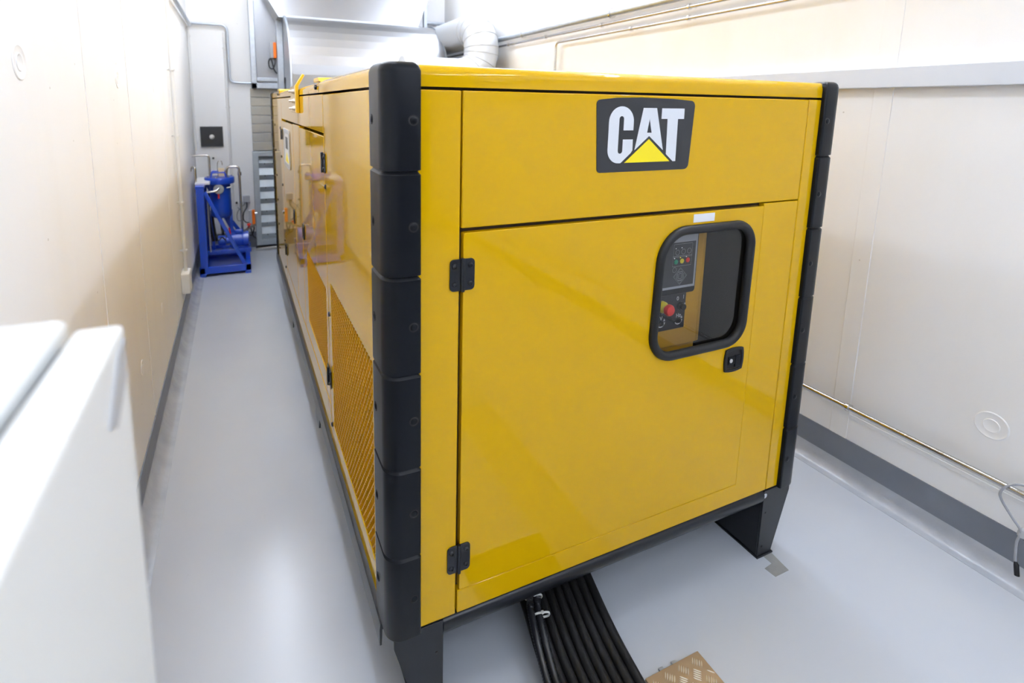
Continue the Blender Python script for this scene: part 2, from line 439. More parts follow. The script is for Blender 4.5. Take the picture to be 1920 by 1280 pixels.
# badge
BZ = roundpoly([(.4031, 1.5275), (.7380, 1.5275), (.7482, 1.7285), (.66, 1.7340), (.5421, 1.7358), (.46, 1.7335), (.3910, 1.7265)], [.011, .016, .016, .0, .0, .0, .012], 6)
badge = lab(B().prism(BZ, 1, -.0016, -.0002).put('badge', 'vinyl_black', G), 'black shield badge with three white letters and a yellow triangle')
def arc(cx, cz, r, a0, a1, n=10): return [(cx+r*math.cos(math.radians(a0+(a1-a0)*k/n)), cz+r*math.sin(math.radians(a0+(a1-a0)*k/n))) for k in range(n+1)]
Cp = [(.5212, 1.6442), (.4868, 1.6442)] + arc(.4787, 1.6755, .0081, 0, 180) + arc(.4787, 1.5873, .0081, 180, 360) + [(.4868, 1.6188), (.5215, 1.6188), (.5221, 1.588), (.5165, 1.5801), (.4822, 1.5526)] \
    + arc(.474, 1.591, .0385, 270, 180) + arc(.4785, 1.6675, .0428, 180, 0, 20)
B().prism(Cp, 1, -.0024, -.0014).put('letter_c', 'vinyl_white', badge)
la = B()
la.prism([(.5539, 1.7069), (.5779, 1.7069), (.5779, 1.6769), (.5713, 1.637), (.5799, 1.637), (.5799, 1.6279), (.5298, 1.5883)], 1, -.0024, -.0014)
la.prism([(.5779, 1.7069), (.602, 1.7069), (.6344, 1.5866), (.5799, 1.6279), (.5799, 1.637), (.5884, 1.637), (.5779, 1.6769)], 1, -.0024, -.0014)
bmesh.ops.remove_doubles(la.bm, verts=la.bm.verts, dist=1e-5)
la.put('letter_a', 'vinyl_white', badge)
B().prism([(.6215, 1.7066), (.7067, 1.7066), (.7072, 1.6764), (.6838, 1.6764), (.6852, 1.5527), (.6750, 1.5527), (.6470, 1.5748), (.6444, 1.6764), (.6215, 1.6764)], 1, -.0024, -.0014).put('letter_t', 'vinyl_white', badge)
B().prism([(.4961, 1.5531), (.6627, 1.5531), (.5801, 1.6189)], 1, -.0024, -.0014).put('triangle', 'badge_yellow', badge)
# --- control panel seen through the window
cp = B()
cp.box(.615, .966, .12, .135, .885, 1.415); cp.prism([(.967, .12), (.985, .124), (.985, .40), (.967, .40)], 2, .885, 1.415)
cpo = cp.put('control_panel', 'panel_yellow', G, bevel=.002)
B().box(.615, .975, .135, .15, .80, .882).put('lower_control_panel', 'panel_yellow', G, bevel=.002)
B().prism(roundpoly(rect(.640, .917, 1.086, 1.312), .012, 4), 1, .095, .12).put('controller', 'black', cpo, bevel=.004)
B().holed(rect(.652, .910, 1.108, 1.294), [rect(.658, .903, 1.116, 1.268)], 1, .0935, .0952).put('controller_frame', 'greyplastic', cpo)
B().box(.658, .903, .0938, .0955, 1.116, 1.268).put('controller_face', 'screen', cpo)
for i, (x, z, m) in enumerate(((.819, 1.2015, 'green'), (.845, 1.2025, 'btnyellow'), (.871, 1.2035, 'red'))):
    b = B().lathe((x, .094, z), (0, -1, 0), [(.0085, 0), (.0085, .0015), (.006, .003), (.0, .003)], 18).put('push_button', m, cpo)
    B().lathe((x-.0075, .094, z+.0125), (0, -1, 0), [(.0022, 0), (.0018, .0012), (.0, .0014)], 10).put('indicator_lamp', 'led_yellow' if i == 1 else 'led_white', cpo)
for x, z in ((.821, 1.2475), (.847, 1.2485)):
    B().lathe((x-.006, .094, z), (0, -1, 0), [(.002, 0), (.0016, .0011), (.0, .0012)], 10).put('indicator_lamp', 'led_white', cpo)
pr = B()                                          # printed outlines on the controller face
def outline(pts, w=.0007, cl=True):
    pr.tube([(p[0], .0937, p[1]) for p in pts], w, 5, closed=cl)
outline(rect(.806, .888, 1.217, 1.262)); outline(rect(.804, .887, 1.186, 1.221))
for x, z in ((.823, 1.2335), (.849, 1.2345), (.875, 1.2355), (.815, 1.174)): outline(arc(x, z, .0088, 0, 342, 18))
cx, cz = .842, 1.150
outline([(cx, cz+.030), (cx+.030, cz), (cx, cz-.030), (cx-.030, cz)])
outline(roundpoly(rect(cx-.012, cx+.012, cz-.014, cz+.014), .004, 3))
outline(roundpoly(rect(cx-.007, cx+.007, cz-.009, cz+.009), .003, 3))
for q in ((0, 1), (1, 0), (0, -1), (-1, 0)):
    outline([(cx+q[0]*.026, cz+q[1]*.026), (cx+q[0]*.016+q[1]*.010, cz+q[1]*.016+q[0]*.010), (cx+q[0]*.016-q[1]*.010, cz+q[1]*.016-q[0]*.010)], .0005)
pr.put('controller_print', 'ink', cpo)
B().box(.66, .897, .112, .12, .953, 1.079).put('switch_plate', 'vinyl_black', cpo, bevel=.001)
es = B().lathe((.787, .112, 1.044), (0, -1, 0), [(.020, 0), (.020, .012), (.015, .020), (.012, .022), (.0, .022)], 28).put('stop_button_collar', 'btnyellow', cpo)
B().lathe((.787, .094, 1.044), (0, -1, 0), [(.010, 0), (.010, .012), (.0195, .014), (.0195, .022), (.016, .027), (.0, .029)], 28).put('stop_button', 'red', cpo)
B().lathe((.872, .112, 1.035), (0, -1, 0), [(.0145, 0), (.0145, .006), (.011, .008), (.011, .018), (.0, .019)], 20).put('switch_knob', 'black', cpo)
text_mesh('switch_mark', '0', .020, (.859, .1115, 1.062), FRONT, 'white_ink', cpo)
text_mesh('switch_mark', 'I', .020, (.885, .1115, 1.065), FRONT, 'white_ink', cpo)
B().box(.8885, .8910, .1085, .1115, 1.032, 1.044, Matrix.Translation((.8897, 0, 1.038)) @ Matrix.Rotation(.5, 4, 'Y') @ Matrix.Translation((-.8897, 0, -1.038))).put('switch_tick', 'white_ink', cpo)
for x, tx in ((.790, 'V'), (.868, 'Hz')):
    text_mesh('dial_mark', tx, .020, (x, .1115, 1.0), FRONT, 'white_ink', cpo)
    B().lathe((x, .112, .983), (0, -1, 0), [(.0085, 0), (.0085, .006), (.007, .008), (.0, .008)], 16).put('dial_knob', 'black', cpo)
    a = B(); a.prism([(x+.011, .989), (x+.019, .989), (x+.015, .998)], 1, .111, .1122); a.put('dial_arrow', 'white_ink', cpo)
    a = B(); a.prism([(x+.011, .984), (x+.019, .984), (x+.015, .975)], 1, .111, .1122); a.put('dial_arrow', 'white_ink', cpo)
    a = B(); o1 = arc(x, .984, .0165, 215, 330, 10); i1 = arc(x, .9855, .0145, 330, 215, 10); a.prism(o1+i1, 1, .111, .1122); a.put('dial_scale', 'white_ink', cpo)
# --- side panels (aisle side, facing -x)
def side(name, y0, y1, z0, z1, holes=None, bev=.003, m='yellow', x=X0):
    s = 1 if x < .6 else -1
    d0, d1 = sorted((x, x+s*T))
    if holes: o = B().holed(rect(y0, y1, z0, z1), [roundpoly(rect(*h), .006, 3) for h in holes], 0, d0, d1)
    else: o = B().box(d0, d1, y0, y1, z0, z1)
    return o.put(name, m, G, bevel=bev)
H1 = (.160, .858, .388, 1.006); H2 = (.980, 1.625, .548, .942)
p_front = side('side_panel', .09, .928, ZB, ZT, [H1])
d_a = side('side_door', .935, 1.786, .455, 1.580, [H2])
side('upper_side_panel', .935, 2.955, 1.592, ZT)
side('lower_side_panel', .935, 2.955, ZB, .448)
side('side_post_panel', 1.793, 2.147, .455, 1.586)
d_b = side('side_door', 2.155, 2.950, .455, 1.580)
p_rear = side('rear_side_panel', 2.961, Y1-.05, ZB, ZT)
side('far_side_panel', .09, Y1-.05, ZB, ZT, x=X1)
B().box(X0+.06, X1-.06, Y1-.025, Y1, ZB, ZT).put('rear_panel', 'yellow', G, bevel=.003)
B().box(X0+.030, X0+.034, .09, Y1-.05, ZB, 1.745).put('side_liner', 'yellow', G)
# expanded-metal grilles
def grille(h, parent):
    y0, y1, z0, z1 = h; L, S = .026, .0165
    b = B(); xo = X0+.005
    ny = int((y1-y0)/(L/2)); dy = (y1-y0)/ny; nz = int((z1-z0)/S); dz = (z1-z0)/nz
    for k in range(nz+1):
        zc = z0+k*dz; prev = None
        for i in range(ny+1):
            s = 1 if (i+k) % 2 else -1
            zz = min(max(zc + s*dz*.5, z0), z1); y = y0+i*dy; w = .0034
            # strands lean, the knuckles stand proud of the sheet
            t = (b.bm.verts.new((xo-.0034, y, zz+w*.55)), b.bm.verts.new((xo+.004, y, zz-w*.9)), b.bm.verts.new((xo-.0006, y, zz-w*1.15)))
            if prev:
                b.bm.faces.new((prev[0], t[0], t[1], prev[1])); b.bm.faces.new((prev[0], prev[2], t[2], t[0])); b.bm.faces.new((prev[1], t[1], t[2], prev[2]))
            prev = t
    o = b.put('expanded_mesh', 'mesh_yellow', parent, smooth=20)
    B().box(X0+.011, X0+.013, y0-.01, y1+.01, z0-.01, z1+.01).put('grille_backing', 'mesh_yellow', parent)
grille(H1, p_front); grille(H2, d_a)
# side hardware
def side_hinge(y, z, h=.075, parent=G):
    hb = B()
    hb.box(X0-.0045, X0-.001, y-.045, y-.005, z-h/2, z+h/2); hb.box(X0-.0045, X0-.001, y+.005, y+.040, z-h/2, z+h/2)
    hb.cyl((X0-.007, y, z-h/2-.002), (X0-.007, y, z+h/2+.002), .006, 12)
    o = hb.put('hinge', 'black_metal', parent, bevel=.0006)
    for dyy in (-.025, .022):
        for k in (-1, 1):
            B().lathe((X0-.0045, y+dyy, z+k*.022), (-1, 0, 0), [(.007, 0), (.0068, .002), (.004, .0045), (.0, .005)], 14).put('bolt', 'black_metal', o)
for y, z in ((.938, 1.478), (.938, .578), (2.953, 1.480), (2.953, .60)): side_hinge(y, z)
def side_latch(y, z, parent):
    b = B(); b.prism(roundpoly(rect(y-.036, y+.036, z-.042, z+.042), .012, 4), 0, X0-.006, X0-.0005); b.put('latch_bezel', 'rubber', parent, bevel=.0015)
    B().box(X0-.009, X0-.005, y-.018, y+.018, z-.024, z+.024).put('latch_paddle', 'black', parent, bevel=.002)
side_latch(1.725, 1.02, d_a); side_latch(2.215, 1.005, d_b)
for y, z in ((.905, .862), (.905, .375), (.905, 1.385)):
    B().lathe((X0, y, z), (-1, 0, 0), [(.010, -.001), (.010, .003), (.006, .006), (.0, .0065)], 16).put('bolt', 'black_metal', G)
B().holed(roundpoly(rect(2.36, 2.79, 1.275, 1.535), .04, 5), [roundpoly(rect(2.40, 2.75, 1.305, 1.505), .02, 4)], 0, X0-.006, X0-.0005).put('document_frame', 'greyplastic', d_b, bevel=.0015)
B().box(X0-.002, X0-.0004, 2.39, 2.76, 1.295, 1.515).put('document_sheet', 'label', d_b)
B().prism([(2.46, 1.31), (2.70, 1.31), (2.58, 1.375)], 0, X0-.003, X0-.0015).put('document_triangle', 'badge_yellow', d_b)
B().box(X0-.003, X0-.0015, 2.50, 2.66, 1.40, 1.48).put('document_mark', 'vinyl_black', d_b)
for z in (1.52, 1.30, 1.08, .86, .64, .42):
    for y in (3.10, 3.72):
        B().lathe((X0, y, z), (-1, 0, 0), [(.011, -.001), (.011, .003), (.005, .006), (.0, .006)], 12).put('rivet', 'black_metal', p_rear)
# --- roof in three trays with a rounded rim
def rim(y0, y1, r=.024, z0=1.749, z1=1.800, x0=X0, x1=X1, front=False):
    prof = [(x0, z0)] + [(x0+r-r*math.cos(math.radians(a)), z1-r+r*math.sin(math.radians(a))) for a in range(0, 91, 15)]
    prof += [(x1-r+r*math.sin(math.radians(a)), z1-r+r*math.cos(math.radians(a))) for a in range(0, 91, 15)] + [(x1, z0)]
    return B().prism(prof, 1, y0, y1)
def roof_front():
    # front tray: rim rounded along the front too
    r = .026; z0, z1 = 1.749, 1.800; b = B(); loops = []
    def RL(i, z): return [(p[0], p[1], z) for p in roundpoly([(X0+i, i), (X1-i, i), (X1-i, 1.026), (X0+i, 1.026)], [.075-i, .075-i, 0, 0], 6)]
    for a in range(0, 91, 15):
        ca, sa = math.cos(math.radians(a)), math.sin(math.radians(a))
        ins = r-r*ca; z = z1-r+r*sa
        loops.append(RL(ins, z))
    loops.insert(0, RL(0, z0))
    vs = [[b.bm.verts.new(p) for p in l] for l in loops]
    for a, c in zip(vs, vs[1:]):
        for i in range(len(a)): b.bm.faces.new((a[i], a[(i+1) % len(a)], c[(i+1) % len(a)], c[i]))
    b.bm.faces.new(vs[0]); b.bm.faces.new(vs[-1])
    return b
roof_front().put('roof_tray', 'yellow', G, smooth=40)
rim(1.032, 2.180, z1=1.792).put('roof_tray', 'yellow', G, smooth=40)
rim(2.186, 3.10, z1=1.792).put('roof_tray', 'yellow', G, smooth=40)
rim(3.106, Y1, z1=1.800).put('roof_tray', 'yellow', G, smooth=40)
B().box(X0+.03, X1-.03, .03, Y1-.01, 1.735, 1.752).put('roof_ledger', 'seam', G)
for y in (1.05, 3.12):
    B().prism([(y, 1.795), (y+.16, 1.795), (y+.15, 1.812), (y+.02, 1.812)], 0, X0+.005, X0+.12).put('roof_bracket', 'lug_yellow', G, bevel=.003)
for y in (1.085, 3.16):
    B().lathe((X0, y, 1.772), (-1, 0, 0), [(.011, -.001), (.011, .008), (.006, .010), (.0, .010)], 6).put('bolt', 'black_metal', G)
# lifting lug: two plates bolted to the side, kinked inward over the roof
def lug(sgn, x):
    b = B()
    for k, (ya, yb) in enumerate(((1.730, 1.748), (1.752, 1.768))):
        o = .034+.010*k
        pts = [(x, 1.655), (x-sgn*.014, 1.655), (x-sgn*.019, 1.662), (x-sgn*.019, 1.795), (x+sgn*.020, 1.858), (x+sgn*.031, 1.852), (x-sgn*.002, 1.795)]
        b.prism(pts, 1, ya, yb)
    o = b.put('lifting_lug', 'lug_yellow', G, bevel=.003)
    B().box(min(x, x-sgn*.010), max(x, x-sgn*.010), 1.77, 2.10, 1.655, 1.80).put('lug_plate', 'yellow', o, bevel=.003)
    for y, z in ((1.90, 1.770), (1.90, 1.718), (1.90, 1.678)):
        bb = B(); bb.lathe((x-sgn*.010, y, z), (-sgn, 0, 0), [(.016, 0), (.016, .003), (.013, .003), (.013, .013), (.007, .013), (.007, .028), (.0, .029)], 6); bb.put('bolt', 'chrome', o)
lug(1, X0); lug(-1, X1)
# --- corner posts
def post(px, py, sx, sy):
    # local outline: outer corner at (px,py); sx,sy point into the enclosure
    def prof(ins, w=.092, d=.135):
        pts = [(ins, ins), (w-ins, ins), (w-ins, .02), (w-.03, .05), (.035, d-.03), (.02, d-ins), (ins, d-ins)]
        rs = [max(.045-ins, .01), .007, .0, .0, .0, .0, .007]
        out = roundpoly(pts, rs, 8)
        return [(px+sx*p[0], py+sy*p[1]) for p in out]
    zs = [.285, .533, .787, 1.044, 1.297, 1.552, 1.803]
    lv = []
    for i in range(6):
        a, c = zs[i], zs[i+1]
        lv += [(a+.001, .006 if i else .001), (a+.0035, .0)]
        if i == 5: lv += [(c-.020, .0), (c-.009, .0035), (c-.003, .009), (c, .0155)]
        else: lv += [(c-.008, .0), (c-.001, .006)]
    b = B(); rings = []
    for z, ins in lv: rings.append([b.bm.verts.new((*p, z)) for p in prof(ins)])
    n = len(rings[0])
    for r0, r1 in zip(rings, rings[1:]):
        for k in range(n): b.bm.faces.new((r0[k], r0[(k+1) % n], r1[(k+1) % n], r1[k]))
    b.bm.faces.new(rings[0][::-1]); b.bm.faces.new(rings[-1])
    o = b.put('corner_post', 'black', G, smooth=30)
    for z in (1.671, 1.42, 1.17, .92, .66, .405):
        for c, ax in (((px+sx*.072, py, z), (0, -sy, 0)), ((px, py+sy*.105, z), (-sx, 0, 0))):
            B().lathe(c, ax, [(.0125, -.002), (.0125, .0005), (.0118, .0006), (.0, .0006)], 20).put('bolt_shade_disc', 'inside', o)  # flat dark disc painted as the shade in a sunk bolt ring
            B().lathe(c, ax, [(.0092, 0), (.0092, .0012), (.0075, .0026), (.004, .0036), (.0, .0038)], 20).put('bolt', 'black', o)
for px, py, sx, sy in ((X0-.009, -.016, 1, 1), (X1+.009, -.016, -1, 1), (X0-.009, Y1+.016, 1, -1), (X1+.009, Y1+.016, -1, -1)): post(px, py, sx, sy)
# --- black base frame: rails, pan, skids, legs
rb = B(); rb.prism([(.008, .287), (.022, .287), (.06, .287), (.06, .235), (.008, .235), (.0, .242), (-.006, .258), (-.006, .272), (-.002, .282)], 0, -.04, 1.252); rb.put('base_rail', 'black_metal', G, smooth=60)
for x, s in ((X0, 1), (X1, -1)):
    pts = [(x+s*.05, .287), (x+s*.002, .287), (x-s*.012, .280), (x-s*.014, .262), (x-s*.014, .212), (x-s*.008, .212), (x-s*.006, .262), (x+s*.05, .262)]
    B().prism(pts, 1, .06, Y1-.02).put('base_rail', 'black_metal', G)
B().box(X0+.02, X1-.02, .06, Y1-.02, .262, .288).put('base_pan', 'black_metal', G)
for x in (-.06, 1.17):
    B().box(x, x+.10, .50, Y1-.3, .02, .262).put('skid_beam', 'black_metal', G, bevel=.006)
def leg(sx, x_out, y):
    # tapered end plate with inner cheek and foot
    s = sx
    b = B(); q = [(x_out, .287), (x_out, .254), (x_out+s*.070, .006), (x_out+s*.142, .006), (x_out+s*.142, .287)]
    b.prism(q, 1, y, y+.008); o = b.put('support_leg', 'black_metal', G, bevel=.001)
    xi = x_out+s*.142
    B().box(min(xi, xi-s*.008), max(xi, xi-s*.008), y+.008, y+.55, .006, .287).put('leg_cheek', 'black_metal', o)
    B().box(min(x_out+s*.06, xi+s*.004), max(x_out+s*.06, xi+s*.004), y-.004, y+.56, 0, .007).put('foot_plate', 'black_metal', o, bevel=.001)
    for z in (.190, .045):
        B().lathe((x_out+s*.122, y, z), (0, -1, 0), [(.0045, -.001), (.0045, .0008), (.003, .0012), (.0, .0012)], 12).put('bolt', 'rubber', o)
leg(1, -.182, -.002); leg(-1, 1.396, -.002)
B().lathe((1.258, -.003, .268), (0, -1, 0), [(.010, -.001), (.010, .001), (.0, .001)], 16).put('lifting_hole', 'chrome', G)
for y in (1.30, 2.58):
    B().prism([(y-.06, .22), (y+.08, .22), (y+.08, .13), (y-.02, .13)], 0, X0-.010, X0-.002).put('lifting_bracket', 'black_metal', G, bevel=.001)

# ------------------------------------------------------------------ ducts at the far wall
D = thing('air_duct', 'large rounded aluminium air duct elbow rising behind the yellow generator', 'duct', (.82, 4.8, 0))
def elbow():
    b = B(); xa, xb = .022, 1.625; yc, zc, r = 4.90, 1.985, .615
    prof = [(4.99, .02), (4.285, .02), (4.285, zc)]
    for k in range(1, 10): prof.append((yc-r*math.cos(k/10*PI/2), zc+r*math.sin(k/10*PI/2)))
    prof += [(yc, zc+r), (5.19, zc+r+.003), (5.19, zc), (4.99, zc)]
    b.prism(prof, 0, xa, xb); return b
elbow().put('elbow_casing', 'duct', D, flat=True, bevel=.004)
b = B(); prof = [(4.90, 2.6)]
for x in (.005, 1.628):
    fl = B(); o1 = [(4.272, 1.0), (4.272, 1.985)] + [(4.90-.628*math.cos(k/10*PI/2), 1.985+.628*math.sin(k/10*PI/2)) for k in range(1, 11)]
    i1 = [(4.90-.585*math.cos(k/10*PI/2), 1.985+.585*math.sin(k/10*PI/2)) for k in range(10, -1, -1)] + [(4.315, 1.0)]
    fl.prism(o1+i1, 0, x, x+.016); fl.put('flange', 'galv', D)
P = thing('duct_plenum', 'tall galvanised duct box with ribbed panels against the far wall above the louvres', 'duct box', (.73, 5.33, 1.9))
B().box(-.29, 1.73, 5.29, 5.448, 1.93, 3.62).put('casing', 'duct', P)
b = B()
for k in range(46):
    x = -.285+k*.044
    b.box(x, x+.004, 5.2865, 5.2905, 1.95, 3.6)
b.put('panel_ribs', 'duct', P)
for nm, bx in (('flange', (-.318, -.262, 5.262, 5.448, 1.865, 3.62)), ('flange', (1.70, 1.745, 5.262, 5.448, 1.865, 3.62)), ('flange', (-.318, 1.745, 5.262, 5.448, 1.865, 1.925)), ('stiffener', (-.262, -.03, 5.262, 5.29, 1.945, 1.985)), ('flange', (-.045, .02, 5.15, 5.29, 1.84, 2.70))):
    B().box(*bx).put(nm, 'galv', P, bevel=.004)
# splayed hood above the elbow
hb = B()
lo = [(-.045, 4.83, 2.60), (1.475, 4.83, 2.60), (1.475, 5.29, 2.60), (-.045, 5.29, 2.60)]
hi = [(-.30, 5.06, 3.10), (1.74, 5.06, 3.10), (1.74, 5.30, 3.10), (-.30, 5.30, 3.10)]
hb.hull(lo, hi); hb.put('hood', 'duct', D)
B().box(-.045, 1.475, 4.815, 4.832, 2.588, 2.612).put('hood_lip', 'galv', D, bevel=.002)
IP = thing('insulated_panel', 'dull grey ribbed metal panel under the duct box on the far wall', 'wall panel', (.7, 5.40, 1.15))
b = B()
for k in range(7):
    z0 = 1.16+k*.1015; b.box(-.335, 1.70, 5.385, 5.449, z0, z0+.098)
b.put('ribbed_sheet', 'insul', IP, bevel=.004)
LV = thing('louvre', 'galvanised wall louvre with tilted blades standing low on the far wall', 'louvre', (.7, 5.36, 0))
fr = B(); fr.holed(rect(-.345, 1.70, .05, 1.15), [rect(-.285, 1.64, .115, 1.10)], 1, 5.30, 5.42); fr.put('frame', 'louvre', LV, bevel=.003)
B().box(-.28, 1.63, 5.42, 5.448, .12, 1.10).put('backing', 'inside', LV)
for k in range(7):
    z = .185+k*.1405
    bl = B(); bl.prism([(5.378, z-.070), (5.350, z-.012), (5.385, z+.070), (5.395, z+.070), (5.360, z-.012), (5.388, z-.070)], 0, -.283, 1.638)
    o = bl.put('blade', 'louvre', LV)
    for x in (-.22, -.13):
        B().lathe((x, 5.354, z-.022), (0, -1, 0), [(.007, -.001), (.007, .003), (.0, .004)], 10).put('rivet', 'black_metal', o)
B().box(-.36, 1.70, 5.26, 5.33, 0, .035).put('sill_bar', 'steel', LV, bevel=.003)
def actuator(label, x, z, axle_dx):
    A = thing('damper_actuator', label, 'actuator', (x, 5.24, z-.085), 'damper actuators on the ducts')
    B().box(x-.034, x, 5.20, 5.26, z-.085, z+.085).put('body', 'greyplastic', A, bevel=.005)
    lab(B().box(x, x+.032, 5.20, 5.26, z-.085, z+.085).put('cover', 'orange', A, bevel=.004), 'orange cover')
    B().cyl((x+.03, 5.235, z+.045), (x+axle_dx, 5.235, z+.045), .011, 12).put('axle', 'chrome', A)
    c = spline([(x+.015, 5.22, z-.085), (x+.012, 5.21, z-.14), (x-.012, 5.20, z-.20), (x-.045, 5.21, z-.19), (x-.055, 5.215, z-.13), (x-.035, 5.215, z-.09), (x-.018, 5.21, z-.13), (x+.0, 5.21, z-.21), (x+.03, 5.24, z-.25)], 6)
    B().tube(c, .007, 8).put('cable', 'rubber', A)
actuator('grey and orange damper actuator on the duct box beside the aluminium elbow', -.080, 2.285, .06)
actuator('grey and orange damper actuator beside the low wall louvre', -.385, .408, .055)
EP = thing('exhaust_pipe', 'thick pale jacketed exhaust pipe bending up beside the rounded air duct', 'pipe', (1.2, 3.7, 1.8))
def exhaust():
    R = .172; xa, yy = 1.775, 3.72
    lowz = 1.985; topz = 2.44
    path = []
    path += [(.95, yy, 1.99), (1.52, yy, 1.99)]
    n = 4
    for k in range(1, n): a = k/n*PI/2; path.append((1.52+.255*math.sin(a), yy, 1.99+.225*(1-math.cos(a))))
    path += [(xa, yy, 2.215), (xa, yy, 2.27)]
    for k in range(1, n): a = k/n*PI/2; path.append((xa, yy+.23*(1-math.cos(a)), 2.27+.19*math.sin(a)))
    path += [(xa, yy+.23, 2.46), (xa, 5.448, 2.46)]
    o = B().tube(path, R, 36).put('jacket', 'jacket', EP, smooth=60)
    # raised beads where the jacket segments meet
    P_ = [Vector(p) for p in path]
    for i in range(1, len(P_)-1):
        t = ((P_[i+1]-P_[i]).normalized()+(P_[i]-P_[i-1]).normalized()).normalized()
        u = t.cross(Vector((.3, .5, .8))).normalized(); w = t.cross(u)
        ex = 1/max(.75, t.dot((P_[i+1]-P_[i]).normalized()))
        B().tube([P_[i]+(u*math.cos(2*PI*k/40)+w*math.sin(2*PI*k/40))*(R+.001) for k in range(40)], .0035, 6, closed=True).put('bead', 'greyplastic', EP)
    B().cyl((.95, yy, 1.805), (.95, yy, 2.0), .172, 32).put('outlet', 'jacket', EP)
exhaust()

# ------------------------------------------------------------------ pipes and conduits on the walls
def run(name, label, cat, pts, r, m, group=None, fil=.05, clamps=(), clamp_m='chrome', wall=None, n=12):
    """pipe as a thing of its own with its clamps as parts"""
    T_ = thing(name, label, cat, pts[0], group)
    B().tube(fillet(pts, fil) if len(pts) > 2 else pts, r, n).put('pipe', m, T_)
    for c, ax in clamps:
        c = Vector(c); ax = Vector(ax).normalized(); h = max(.006, r*.3)
        b = B(); b.lathe(c, ax, [(r*1.02, -h), (r*1.35+.003, -h), (r*1.35+.003, h), (r*1.02, h)], 20)
        if wall is not None:
            q = Vector(wall[1]); side_ = Vector(wall[0])
            end = c.copy()
            for i in range(3):
                if side_[i]: end[i] = q[i]
            b.cyl(c + (end-c).normalized()*r*.9, end, .005, 8)
        b.put('clamp', clamp_m, T_)
    return T_
WRX = ((1, 0, 0), (XR_-.0032, 0, 0))
run('steel_pipe', 'thickest galvanised pipe, topmost of the runs high on the concrete wall', 'pipe', [(1.985, YF, 2.37), (1.985, 5.44, 2.37)], .0245, 'galv', 'pipes high on the wall',
    clamps=[((1.985, y, 2.37), (0, 1, 0)) for y in (-1.0, .6, 1.98, 3.25, 4.5)], wall=WRX, n=16)
run('steel_pipe', 'thin steel pipe, middle of the runs high on the concrete wall', 'pipe', [(1.99, YF, 2.303), (1.99, 5.44, 2.303)], .0115, 'steel', 'pipes high on the wall',
    clamps=[((1.99, y, 2.303), (0, 1, 0)) for y in (.1, 1.27, 2.09, 2.86, 3.55)], wall=WRX)
run('steel_pipe', 'thin steel pipe with a downward bend, lowest of the runs high on the concrete wall', 'pipe', [(1.99, YF, 2.238), (1.99, 2.70, 2.238), (1.99, 2.70, .6)], .0105, 'steel', 'pipes high on the wall', fil=.05,
    clamps=[((1.99, y, 2.238), (0, 1, 0)) for y in (.1, 1.27)] + [((1.99, 1.77, 2.238), (0, 1, 0))], wall=WRX)
run('steel_pipe', 'slim shiny steel pipe running low along the concrete wall above the grey skirting', 'pipe', [(2.01, YF, .362), (2.01, 3.2, .362)], .011, 'steel',
    clamps=[((2.01, y, .362), (0, 1, 0)) for y in (.161, -1.2, 1.6)], wall=WRX)
tr = B().box(1.992, XR_-.004, YF, 3.0, 1.805, 1.888).put('cable_trunking', 'trunk', None, bevel=.003)
tag(tr, 'pale grey rectangular cable trunking fixed along the concrete wall behind the generator', 'cable trunking')
# loose grey cable with a plug near the skirting
gc = thing('loose_cable', 'thin grey cable looped over the low wall pipe with a black plug', 'cable', (1.98, -.42, .08))
B().tube(spline([(2.028, -.62, .40), (2.02, -.50, .405), (2.005, -.430, .398), (1.992, -.400, .378), (1.985, -.385, .345), (1.985, -.392, .315), (1.988, -.425, .27), (1.990, -.452, .235), (1.988, -.448, .19), (1.985, -.452, .14), (1.982, -.456, .118)], 8), .0042, 8).put('cord', 'greycable', gc)
B().tube([(1.982, -.456, .120), (1.980, -.460, .112), (1.976, -.468, .075)], [.004, .0075, .0075], 10).put('plug', 'rubber', gc)
gl = thing('cable_gland', 'grey and black cable gland on the skirting where the loose cable passes', 'cable gland', (2.0, -.455, .23))
B().lathe((2.0, -.456, .215), (0, 0, 1), [(.011, -.004), (.015, 0), (.015, .014), (.011, .026), (.0055, .030)], 16).put('collar', 'greyplastic', gl)
B().tube([(2.0, -.456, .213), (2.015, -.470, .216), (2.042, -.49, .235)], .011, 10).put('elbow', 'rubber', gl)
# left wall conduits
LWX = ((1, 0, 0), (XL, 0, 0))
run('conduit', 'white conduit dropping down the aisle wall to a small box near the skirting', 'conduit', [(-.905, 3.20, ZC-.02), (-.905, 3.20, .44)], .0135, 'wallpipe',
    clamps=[((-.905, 3.20, z), (0, 0, 1)) for z in (1.93, 1.46, .965, .6)], clamp_m='wallpipe', wall=LWX)
jb = B().box(XL+.001, XL+.060, 3.11, 3.27, .285, .44).put('junction_box', 'white', None, bevel=.006)
tag(jb, 'small white box low on the aisle wall at the foot of the white conduit', 'junction box')
run('conduit', 'grey conduit running high along the aisle wall into the far corner', 'conduit', [(-.905, YF, 2.52), (-.905, 5.40, 2.52), ], .017, 'galv')
run('conduit', 'pale conduit down the far corner of the room behind the blue pump', 'conduit', [(-.921, 5.35, 2.50), (-.921, 5.35, 1.17)], .0125, 'wallpipe',
    clamps=[((-.921, 5.35, z), (0, 0, 1)) for z in (2.4, 1.93, 1.55, 1.25)], clamp_m='wallpipe')
BWY = ((0, 1, 0), (0, YB, 0))
run('conduit', 'grey conduit bent around the far wall from the corner to the duct box', 'conduit', [(-.89, 5.41, 2.545), (-.540, 5.41, 2.545), (-.540, 5.41, 1.925), (-.32, 5.41, 1.925)], .012, 'galv', fil=.07)
